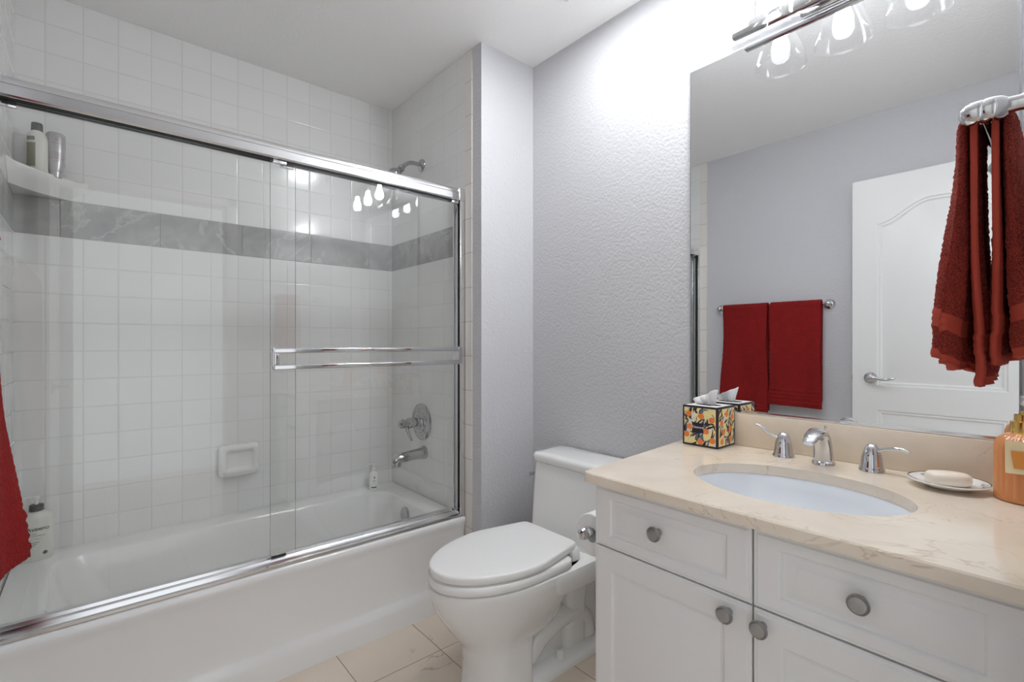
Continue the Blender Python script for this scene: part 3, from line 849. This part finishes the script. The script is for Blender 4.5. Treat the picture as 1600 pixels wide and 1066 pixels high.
def build_sink():
    t = thing('sink', (SX, SY, Z0 - .15), 'oval white undermount sink set into the marble counter', 'sink')
    def ring(s, z): return [(SX + (SA + s) * math.cos(2 * PI * i / 64), SY + (SB + s) * math.sin(2 * PI * i / 64), z) for i in range(64)]
    zt = Z0 - .0245
    b = MB()
    b.loft([ring(.018, zt - .012), ring(.018, zt), ring(.002, zt), ring(-.001, zt - .004), ring(-.006, zt - .03), ring(-.018, zt - .07), ring(-.045, zt - .105), ring(-.085, zt - .125), ring(-.13, zt - .131)], False, True)
    b.build('basin', 'sink', t)
    d = MB(); d.lathe([(.024, 0), (.023, .003), (.017, .003), (.016, .001), (0, .002)], (SX, SY, zt - .131), 'Z', 24); d.build('drain', 'chrome', t)
build_sink()

def build_faucet():
    fx, fy = 1.478, .444
    z = Z0 + .0004
    t = thing('faucet', (fx, fy, z), 'chrome widespread faucet with arched spout and two lever handles behind the sink', 'faucet')
    b = MB()
    b.lathe([(.027, 0), (.027, .006), (.024, .009), (.022, .010)], (fx, fy, z), 'Z', 28)
    # broad arched spout: sections swept forward from the base towards -X
    secs = [((0, .008), .0215, .024, 0), ((-.002, .03), .0205, .023, .1), ((-.006, .052), .0195, .022, .25), ((-.016, .072), .0175, .022, .65), ((-.034, .086), .0145, .0225, 1.05), ((-.058, .090), .0115, .0215, 1.45), ((-.084, .084), .010, .019, 1.8), ((-.104, .074), .009, .016, 2.05), ((-.112, .069), .006, .011, 2.1)]
    rings = []
    for (dx, dz), a, w, tilt in secs:
        ux, uz = math.cos(tilt), math.sin(tilt)
        rings.append([(fx + dx + a * math.cos(q) * ux, fy + w * math.sin(q), z + dz + a * math.cos(q) * uz) for q in [2 * PI * i / 24 for i in range(24)]])
    b.loft(rings)
    b.lathe([(.009, 0), (.009, .012), (.007, .012)], (fx - .098, fy, z + .074), '-Z', 16)
    b.build('spout', 'chrome', t, 60)
    r = MB(); r.lathe([(.0018, 0), (.0018, .03), (.004, .032), (.004, .037), (0, .039)], (fx + .018, fy, z + .062), 'Z', 12); r.build('lift_rod', 'chrome', t)
    for hy, s in ((.548, 1), (.340, -1)):
        h = MB()
        hx = fx + .012
        h.lathe([(.0275, 0), (.0275, .006), (.0255, .009), (.0245, .012), (.0215, .038), (.0205, .040), (.0205, .043), (.0195, .045), (.0155, .058), (.010, .066), (.004, .069), (0, .0695)], (hx, hy, z), 'Z', 32)
        o = h.build('handle', 'chrome', t, 60)
        l = MB()
        if s > 0: pts = [(hx - .004, hy + .008, z + .050), (hx - .012, hy + .028, z + .060), (hx - .02, hy + .050, z + .078), (hx - .024, hy + .066, z + .086)]
        else: pts = [(hx - .002, hy - .008, z + .050), (hx - .008, hy - .030, z + .060), (hx - .014, hy - .058, z + .066), (hx - .018, hy - .078, z + .062)]
        l.tube(smooth_path(pts, 7), lerp_list([.0075, .0062, .0062, .0058, .0035], 22), 14, flat=.8)
        l.build('lever', 'chrome', o, 60)
build_faucet()

def build_mirror():
    y0, y1, z0, z1 = .082, .877, CAM_H - .2215, 2.098
    t = thing('wall_mirror', (XM, (y0 + y1) / 2, z0), 'large frameless wall mirror above the backsplash', 'mirror')
    b = MB()
    b.loft([[(XW - .0005, y0, z0), (XW - .0005, y1, z0), (XW - .0005, y1, z1), (XW - .0005, y0, z1)],
            [(XM + .003, y0, z0), (XM + .003, y1, z0), (XM + .003, y1, z1), (XM + .003, y0, z1)],
            [(XM, y0 + .004, z0 + .004), (XM, y1 - .004, z0 + .004), (XM, y1 - .004, z1 - .004), (XM, y0 + .004, z1 - .004)]], mi=1, smooth=False)
    b.bm.faces.ensure_lookup_table()
    for f in b.bm.faces:
        f.normal_update()
        if abs(f.normal.x) > .99 and f.calc_center_median().x < XM + .001: f.material_index = 0
    b.build('glass', ['mirror', 'mirror_edge'], t)
    c = MB(); c.box((XM - .003, y0, z0 - .0015), (XM - .0005, y1, z0 + .007), .0005); c.build('bottom_channel', 'rail', t)
build_mirror()

def build_vanity_light():
    ys = (.638, .461, .285); lx, rim = 1.413, 2.068
    t = thing('vanity_light', (1.52, .461, 2.13), 'chrome vanity light bar with three clear bell shades above the mirror', 'wall light')
    b = MB(); b.box((1.548, .395, 2.105), (XW - .0005, .527, 2.225), .006, 3); b.build('wall_canopy', 'chrome', t)
    b = MB(); b.box((1.508, .215, 2.108), (1.532, .705, 2.143), .003)
    b.box((1.53, .45, 2.118), (1.55, .472, 2.14), .002)
    b.build('crossbar', 'chrome', t)
    for y in ys:
        a = MB()
        a.tube(smooth_path([(1.52, y, 2.13), (1.52, y, 2.20), (1.505, y, 2.245), (1.468, y, 2.268), (1.43, y, 2.262), (lx, y, 2.245)], 6), .006, 14)
        a.build('arm', 'chrome', t)
        s = MB(); s.lathe([(.008, .05), (.022, .046), (.024, .04), (.024, .0), (.022, -.002), (.016, -.002)], (lx, y, 2.20), 'Z', 28); s.build('socket', 'chrome', t)
        g = MB()
        prof = [(.025, 2.196), (.030, 2.188), (.041, 2.170), (.054, 2.145), (.064, 2.118), (.071, 2.095), (.0745, 2.078), (.0755, rim), (.0745, rim - .001), (.0730, rim), (.0720, 2.078), (.0685, 2.095), (.0615, 2.118), (.0515, 2.145), (.0385, 2.170), (.0275, 2.188), (.0225, 2.196)]
        g.lathe([(r, z) for r, z in prof], (lx, y, 0), 'Z', 48, cap0=False, cap1=False)
        g.build('glass_shade', 'shade_glass', t, 60)
        u = MB(); u.lathe([(.010, 2.200), (.013, 2.185), (.0155, 2.172), (.0215, 2.154), (.0250, 2.140), (.0260, 2.130), (.0248, 2.119), (.0195, 2.109), (.011, 2.1035), (0, 2.102)], (lx, y, 0), 'Z', 28)
        u.build('bulb', 'bulb', t, 60)
build_vanity_light()

def build_fan():
    x0, x1, y0, y1 = 1.05, 1.352, .96, 1.262
    t = thing('exhaust_fan', ((x0 + x1) / 2, (y0 + y1) / 2, ZC - .02), 'square white exhaust fan on the ceiling over the toilet, with an added fill light', 'exhaust fan')
    b = MB()
    b.box((x0, y0, ZC - .014), (x1, y0 + .05, ZC - .0005), .003); b.box((x0, y1 - .05, ZC - .014), (x1, y1, ZC - .0005), .003)
    b.box((x0, y0 + .05, ZC - .014), (x0 + .05, y1 - .05, ZC - .0005), .003); b.box((x1 - .05, y0 + .05, ZC - .014), (x1, y1 - .05, ZC - .0005), .003)
    b.build('grille', 'white_plastic', t)
    l = MB(); l.box((x0 + .05, y0 + .05, ZC - .012), (x1 - .05, y1 - .05, ZC - .002)); l.build('fill_light_lens', 'lens', t)  # glowing lens added to fill the room; only the fan is inferred
build_fan()

# ------------------------------------------------------------------ things on the counter
def clip_rect(poly, w, h):
    def cl(pts, f, cut):
        out = []
        for i in range(len(pts)):
            a, c = pts[i], pts[(i + 1) % len(pts)]
            ia, ic = f(a), f(c)
            if ia: out.append(a)
            if ia != ic: out.append(cut(a, c))
        return out
    def cx(v): return lambda a, c: (v, a[1] + (c[1] - a[1]) * (v - a[0]) / (c[0] - a[0]))
    def cyy(v): return lambda a, c: (a[0] + (c[0] - a[0]) * (v - a[1]) / (c[1] - a[1]), v)
    for f, cut in ((lambda p: p[0] > 0, cx(0)), (lambda p: p[0] < w, cx(w)), (lambda p: p[1] > 0, cyy(0)), (lambda p: p[1] < h, cyy(h))):
        poly = cl(poly, f, cut)
        if len(poly) < 3: return []
    return poly
def build_tissue_box():
    x0, x1, y0, y1 = 1.432, 1.5455, .712, .828
    z0, h = Z0 + .0006, .1255
    rnd = random.Random(21)
    t = thing('tissue_box', ((x0 + x1) / 2, (y0 + y1) / 2, z0), 'cube tissue box printed with oranges and leaves beside the mirror', 'tissue box')
    b = MB()
    b.box((x0, y0, z0), (x1, y1, z0 + h), .002, 2, mi=1)
    mats = ['box_cream', 'navy', 'slate', 'pale', 'orange', 'paper']
    faces = [(lambda u, v, e: (x0 - e, y1 - u, z0 + v), y1 - y0, True), (lambda u, v, e: (x0 + u, y0 - e, z0 + v), x1 - x0, False),
             (lambda u, v, e: (x1 - u, y1 + e, z0 + v), x1 - x0, False), (lambda u, v, e: (x1 + e, y0 + u, z0 + v), y1 - y0, False)]
    for to3, w, logo in faces:
        mg = .006
        W, H = w - 2 * mg, h - 2 * mg
        e = [.0002]
        def put(poly, mi):
            poly = clip_rect(poly, W, H)
            if len(poly) >= 3:
                e[0] += .000004
                b.poly([to3(p[0] + mg, p[1] + mg, e[0]) for p in poly], mi)
        put([(-1, -1), (1, -1), (1, 1), (-1, 1)], 0)
        for k in range(85):
            cx_, cy_ = rnd.uniform(0, W), rnd.uniform(0, H); a = rnd.uniform(.3, 2.2) + (PI if rnd.random() < .4 else 0)
            ln, wd = rnd.uniform(.026, .050), rnd.uniform(.004, .0085); bend = rnd.uniform(-.012, .012)
            up, dn = [], []
            for i in range(9):
                s = i / 8; r = wd * math.sin(PI * s) ** .8
                px = cx_ + (s - .5) * ln; py = cy_ + bend * (4 * s * (1 - s))
                up.append((px, py + r / 2)); dn.append((px, py - r / 2))
            pl = up + dn[::-1][1:-1]
            ca, sa = math.cos(a), math.sin(a)
            pl = [(cx_ + (p[0] - cx_) * ca - (p[1] - cy_) * sa, cy_ + (p[0] - cx_) * sa + (p[1] - cy_) * ca) for p in pl]
            put(pl, (1, 3, 2, 1, 0)[k % 5])
        fr = [(.15, .82), (.55, .78), (.18, .47), (.70, .38), (.08, .25), (.52, .08), (.88, .7), (.9, .15)] if logo else [(.5, .85), (.18, .62), (.3, .36), (.72, .42), (.2, .12), (.75, .15), (.85, .75)]
        for fx_, fy_ in fr:
            put([(fx_ * W + .0105 * math.cos(q) * .92, fy_ * H + .0092 * math.sin(q)) for q in [2 * PI * i / 24 for i in range(24)]], 4)
        if logo:
            px, py = .44 * W, .47 * H
            put([(px - .021, py + .017), (px - .009, py + .013), (px, py + .015), (px + .009, py + .013), (px + .021, py + .017), (px + .017, py + .002), (px + .020, py - .016), (px, py - .020), (px - .020, py - .016), (px - .017, py + .002)], 1)
            b.text('Kleenex', .0118, lambda u, v: to3(px + mg + u, py + mg - .0035 + v, .0007), 5)
    # printed top with an oval opening
    zt = z0 + h
    b.poly([(x0 + .006, y0 + .006, zt + .0002), (x1 - .006, y0 + .006, zt + .0002), (x1 - .006, y1 - .006, zt + .0002), (x0 + .006, y1 - .006, zt + .0002)], 3)
    b.poly([((x0 + x1) / 2 + .026 * math.cos(q), (y0 + y1) / 2 + .04 * math.sin(q), zt + .0004) for q in [2 * PI * i / 28 for i in range(28)]], 1)
    b.build('carton', mats, t)
    cx_, cy_ = (x0 + x1) / 2, (y0 + y1) / 2
    s = MB()
    def tis(cy0, hgt, wid, lean, tw):
        def f(u, v):
            q = (u - .5)
            spread = .45 + .75 * v
            y = cy0 + q * wid * spread + lean * v
            x = cx_ + .007 * math.copysign(abs(math.sin(8 * q + tw)) ** .6, math.sin(8 * q + tw)) * (.4 + v) + .004 * math.sin(4 * v + tw)
            z = zt - .012 + hgt * v * (.98 - .42 * u - .5 * max(0, abs(q) - .40))
            return (x, y, z)
        return f
    s.sheet(tis(cy_ - .006, .066, .046, .004, .4), 22, 14)
    s.sheet(tis(cy_ + .014, .050, .046, .010, 2.2), 22, 14)
    o = s.build('tissue', 'paper', t, 60)
    md = o.modifiers.new('thick', 'SOLIDIFY'); md.thickness = .0006
build_tissue_box()

def build_soap_plate():
    x, y, z = 1.448, .190, Z0 + .0005
    b = MB()
    R = .071
    b.lathe([(.036, 0), (.038, .002), (.05, .006), (R, .0150), (R + .001, .0165), (R - .001, .0175), (.052, .0095), (.042, .006), (0, .0055)], (x, y, z), 'Z', 48)
    rnd = random.Random(4)
    def on(r, q): return (x + r * math.cos(q), y + r * math.sin(q), z + .0098 + (r - .052) * (.0078 / .018) + .0004)
    for k in range(84):
        q0 = 2 * PI * k / 84; r0 = rnd.uniform(.0555, .0655); a = rnd.uniform(0, PI)
        if math.sin(3 * q0 + .5) < -.45: continue
        la, lb = rnd.uniform(.0022, .0042), rnd.uniform(.0009, .0016)
        pts = []
        for i in range(10):
            w = 2 * PI * i / 10
            dx, dy = la * math.cos(w) * math.cos(a) - lb * math.sin(w) * math.sin(a), la * math.cos(w) * math.sin(a) + lb * math.sin(w) * math.cos(a)
            pts.append(on(max(.053, min(.068, r0 + dx)), q0 + dy / r0))
        b.poly(pts, 1)
    for k in range(72):
        q = 2 * PI * k / 72
        b.poly([on(.0688, q), on(.0688, q + 2 * PI / 72), on(.0702, q + 2 * PI / 72), on(.0702, q)], 1)
    tag(b.build('soap_plate', ['porcelain', 'black']), 'small white plate with a black scroll rim on the counter', 'soap dish')
    s = MB()
    r = face_cam(x, y) + .35
    zb = z + .0062
    s.loft([ell_ring(x, y, zb, .030, .018, r, 40, 2.6), ell_ring(x, y, zb + .003, .038, .0255, r, 40, 2.6), ell_ring(x, y, zb + .012, .041, .028, r, 40, 2.6), ell_ring(x, y, zb + .022, .040, .027, r, 40, 2.6), ell_ring(x, y, zb + .0265, .035, .0225, r, 40, 2.5), ell_ring(x, y, zb + .029, .02, .012, r, 40, 2.2)])
    tag(s.build('soap_bar', 'soap', None, 60), 'ivory oval bar of soap lying on the scroll-rimmed plate', 'soap')
build_soap_plate()

def build_dispenser():
    x, y, z = 1.445, .068, Z0 + .0005
    t = thing('soap_dispenser', (x, y, z), 'ribbed amber soap dispenser with gold pump at the right end of the counter', 'soap dispenser')
    b = MB()
    b.lathe([(.046, 0), (.049, .003), (.050, .008), (.0485, .012), (.0485, .10), (.048, .112), (.044, .124), (.035, .133), (.024, .139), (.018, .142), (.017, .148)], (x, y, z), 'Z', 144,
            fn=lambda q, d: 1 + (.052 * abs(math.cos(12 * q)) - .026 if .012 <= d < .134 else 0))
    b.build('bottle_body', 'amber', t, 60)
    c = MB(); c.lathe([(.0255, -.004), (.026, .0), (.025, .020), (.0195, .022), (.019, .034), (.0105, .032), (.0105, .040), (.005, .041), (.005, .058)], (x, y, z + .142), 'Z', 32); c.build('collar', 'gold', t)
    p = MB(); p.lathe([(.0095, 0), (.0105, .003), (.0105, .016), (.008, .019), (0, .0195)], (x, y, z + .196), 'Z', 24)
    d = Vector((-.5, -.8, 0)).normalized(); o = Vector((x, y, z + .206))
    p.tube([o, o + d * .025, o + d * .042, o + d * .05 + Vector((0, 0, -.008))], [.006, .0052, .0045, .0035], 12)
    p.build('pump_head', 'chrome', t)
    # hanging card, facing the room
    r = face_cam(x, y) + .10
    n = Vector((math.sin(r), -math.cos(r), 0)); u = Vector((math.cos(r), math.sin(r), 0))
    o = Vector((x, y, z)) + n * .0545
    k = MB()
    def q3(a, zz, e): return o + u * a + Vector((0, 0, zz)) + n * e
    k.loft([[q3(-.036, .063, 0), q3(.044, .063, 0), q3(.044, .127, -.008), q3(-.036, .127, -.008)], [q3(-.036, .063, .001), q3(.044, .063, .001), q3(.044, .127, -.007), q3(-.036, .127, -.007)]], smooth=False)
    k.poly([q3(-.024, .074, .0015), q3(.034, .074, .0015), q3(.038, .108, -.0025), q3(-.028, .108, -.0025)], 1)
    k.build('hang_tag', ['cream', 'amber_card'], t)
build_dispenser()

# ================================================================== PAPER HOLDER ON THE CABINET SIDE
def build_paper():
    x0, x1, y, z = 1.030, 1.138, .868, .646
    t = thing('toilet_paper_holder', (1.15, VY1, z), 'chrome toilet paper holder fixed to the side of the vanity', 'paper holder')
    b = MB(); b.lathe([(.026, .0005), (.025, .006), (.016, .010), (.010, .014), (.009, .06)], (1.165, VY1, z), 'Y', 24); b.build('flange', 'chrome', t)
    b = MB(); b.tube([(1.165, VY1 + .055, z), (1.165, y, z + .001), (1.15, y, z), (x0 - .008, y, z)], [.009, .0095, .008, .0075], 14)
    b.lathe([(.008, 0), (.013, .003), (.013, .012), (.009, .015), (.0145, .020), (.0165, .028), (.013, .037), (.005, .041), (0, .0415)], (x0 - .006, y, z), '-X', 24)
    b.build('roll_arm', 'chrome', t)
    r = MB(); R = .057; zc = z - .012
    r.lathe([(.0205, .001), (.0205, .0), (R - .002, .0), (R, .002), (R, x1 - x0 - .002), (R - .002, x1 - x0), (.0205, x1 - x0), (.0205, .001)], (x0, y, zc), 'X', 48, cap0=False, cap1=False)
    tag(r.build('toilet_paper_roll', 'paper'), 'white toilet paper roll on the holder beside the vanity', 'toilet paper')
build_paper()

# ================================================================== TOWELS
def build_towel_bar():
    x, z = XL + .038, 1.395
    t = thing('towel_bar', (x, 1.30, z), 'chrome towel bar on the left wall carrying two scarlet bath towels', 'towel bar')
    b = MB(); b.tube([(x, .972, z), (x, 1.637, z)], .006, 16); b.build('bar', 'chrome', t)
    for y in (.972, 1.637):
        p = MB(); p.lathe([(.030, .0005), (.030, .005), (.024, .009), (.022, .012), (.012, .016), (.010, .03), (.014, .036), (.0165, .040), (.014, .048), (.006, .053), (0, .054)], (XL, y, z), 'X', 28); p.build('post', 'chrome', t)
build_towel_bar()

def build_bath_towel(y0, y1, zf, zb, label, seed, flare):
    xb, zt = XL + .038, 1.395
    rnd = random.Random(seed)
    ph = [rnd.uniform(0, 6) for _ in range(4)]
    r = .019
    lf, lb = zt - zf, zt - zb
    arc = PI * r
    tot = lf + lb + arc
    def fn(u, v):
        s = v * tot
        y = y0 + (y1 - y0) * u
        if s < lb:
            d = lb - s; x, z = -r, zt - d; side = -1
        elif s < lb + arc:
            a = PI - (s - lb) / r; d = 0; x, z = r * math.cos(a), zt + r * math.sin(a); side = 0
        else:
            d = s - lb - arc; x, z = r, zt - d; side = 1
        wav = (.0045 * math.sin(9 * u + ph[0]) + .003 * math.sin(17 * u + ph[1] + 2 * d)) * sstep(.02, .4, d)
        if side == 1:
            x += wav - (.013 * u ** 6 * (1 - sstep(.35, .65, d)) if flare > .01 else 0) + flare * (d / lf) ** 1.8 * u ** 4
            rem = lf - d
            rib = 0
            for c0 in (.024, .052, .074, .098): rib += math.exp(-((rem - c0) / .007) ** 2)
            x += .0045 * rib
            y += (u - .5) * .012 * sstep(.1, lf, d) + .004 * math.sin(11 * d + ph[2]) * (1 if u > .5 else -1) * abs(2 * u - 1) ** 4
            z += .006 * (u - .5) * (d / lf)
        elif side == -1:
            x += min(wav, 0) * .3 + .006 * sstep(0, .3, d)
        return (xb + x, y, z)
    b = MB(); b.sheet(fn, 70, 260)
    o = b.build('bath_towel', 'red_terry', None, 180)
    tx = bpy.data.textures.new('terry_pile', 'CLOUDS'); tx.noise_scale = .005; tx.noise_depth = 1
    sd = o.modifiers.new('thick', 'SOLIDIFY'); sd.thickness = .016; sd.offset = 0
    ss = o.modifiers.new('pile', 'DISPLACE'); ss.texture = tx; ss.strength = .004; ss.mid_level = .5; ss.texture_coords = 'GLOBAL'
    return tag(o, label, 'towel', 'scarlet bath towels on the left wall bar')
build_bath_towel(1.312, 1.600, .655, .72, 'scarlet bath towel hanging lowest, at the tub end of the bar', 3, .052)
build_bath_towel(1.006, 1.292, .765, .80, 'scarlet bath towel with shorter drop, at the door end of the bar', 8, .004)

def build_hand_towel():
    ax, az, by = .915, 1.474, .085
    bz = az - .010
    t = thing('towel_rail', (ax, YS, az), 'short chrome towel rail with a ball end above the right of the counter', 'towel rail')
    b = MB(); b.lathe([(.030, .0005), (.030, .005), (.025, .010), (.020, .014), (.016, .02)], (ax, YS, az), 'Y', 28); b.build('flange', 'chrome', t)
    b = MB()
    b.lathe([(.0165, .018), (.0150, .040), (.0125, .056), (.0100, .070), (.0105, .080), (.0145, .085), (.0165, .092), (.0165, .100), (.0152, .103), (.0160, .105), (.0160, .112), (.0140, .120), (.0095, .126), (.003, .1288), (0, .129)], (ax, YS, az), 'Y', 28)
    b.build('post', 'chrome', t)
    b = MB(); b.tube([(ax + .004, by, bz), (ax + .31, by, bz)], .0045, 14); b.build('bar', 'chrome', t)
    b = MB(); b.lathe([(.030, .0005), (.030, .005), (.020, .014), (.0150, .040), (.0105, .075), (.016, .090), (.0165, .104), (.0140, .120), (0, .129)], (ax + .31, YS, az), 'Y', 28); b.build('post', 'chrome', t)
    # a towel folded in three lengthwise, hung over the rail and seen from its near end
    xa, xb = .936, 1.075
    legs = 3
    r0 = .0108
    def fn(u, v):
        q = u * legs; k = min(int(q), legs - 1); f = q - k
        tri = f if k % 2 == 0 else 1 - f                 # 0 at the near end
        e = abs(tri - .5) * 2
        turn = sstep(.80, 1.0, f) * .5 - (1 - sstep(0, .20, f)) * .5
        if k == 0: turn = max(turn, 0)
        if k == legs - 1: turn = min(turn, 0)
        o = k + turn                                        # 0 inner layer .. 2 outer layer
        side_len = lambda sd: (.356 - .012 * o) if sd > 0 else (.335 - .010 * o)
        r = r0 + .0085 * o
        lf, lb, arc = side_len(1), side_len(-1), PI * r
        s_ = v * (lf + lb + arc)
        if s_ < lb: d, sd = lb - s_, -1; y, z = -r, bz - d
        elif s_ < lb + arc:
            a = PI - (s_ - lb) / r; d, sd = 0, 0; y, z = r * math.cos(a), bz + r * math.sin(a)
        else: d, sd = s_ - lb - arc, 1; y, z = r, bz - d
        g = sstep(0, .36, d)
        x = xa + (xb - xa) * tri
        if sd > 0:
            y += g * (-.005 + .0150 * o) + .004 * math.sin(14 * d + 3 * o) * g
            x += .006 * math.sin(9 * d + 2.1 * o) * g - .014 * g * (o - 1) 
        elif sd < 0:
            y -= g * (-.003 + .0170 * o) + .003 * math.sin(12 * d + 2 * o) * g
            x += .006 * math.sin(8 * d + 1.7 * o) * g - .012 * g * (o - 1)
        y += .006 * math.sin(20 * tri + 2 * o) * g * (1 if sd >= 0 else -1)
        if sd:
            rem = (lf if sd > 0 else lb) - d
            rib = sum(math.exp(-((rem - c0) / w0) ** 2) for c0, w0 in ((.006, .006), (.048, .004), (.058, .004), (.068, .004)))
            y += sd * .0022 * rib
            if sd > 0: z += .02 * (1 - tri) * (o - 1) * g * .5
        return (ax * 0 + x, max(by + y, YS + .008), z)
    b = MB(); b.sheet(fn, 150, 230)
    b.bm.verts.ensure_lookup_table()
    pile = []
    for v in b.bm.verts:
        i, j = v.index % 151, v.index // 151
        u, w = i / 150, j / 230
        k = min(int(u * legs), legs - 1); o_ = k
        rem = min(w, 1 - w) * .72
        smooth_bit = u < .022 or u > .978 or rem < .013 or .044 < rem < .072
        pile.append(0.12 if smooth_bit else 1.0)
    b.bm.faces.ensure_lookup_table()
    for f in b.bm.faces:
        if sum(pile[v.index] for v in f.verts) < 1.0: f.material_index = 1
    o = b.build('hand_towel', ['rust_terry', 'rust_hem'], None, 180)
    vg = o.vertex_groups.new(name='pile')
    for i, w in enumerate(pile): vg.add([i], w, 'REPLACE')
    tx = bpy.data.textures.new('hand_terry_pile', 'CLOUDS'); tx.noise_scale = .0035; tx.noise_depth = 1
    sd = o.modifiers.new('thick', 'SOLIDIFY'); sd.thickness = .0075; sd.offset = 0
    ds = o.modifiers.new('pile', 'DISPLACE'); ds.texture = tx; ds.strength = .0042; ds.mid_level = .5; ds.texture_coords = 'GLOBAL'; ds.vertex_group = 'pile'
    tag(o, 'rust-red hand towel folded over the short rail right of the mirror', 'towel')
build_hand_towel()
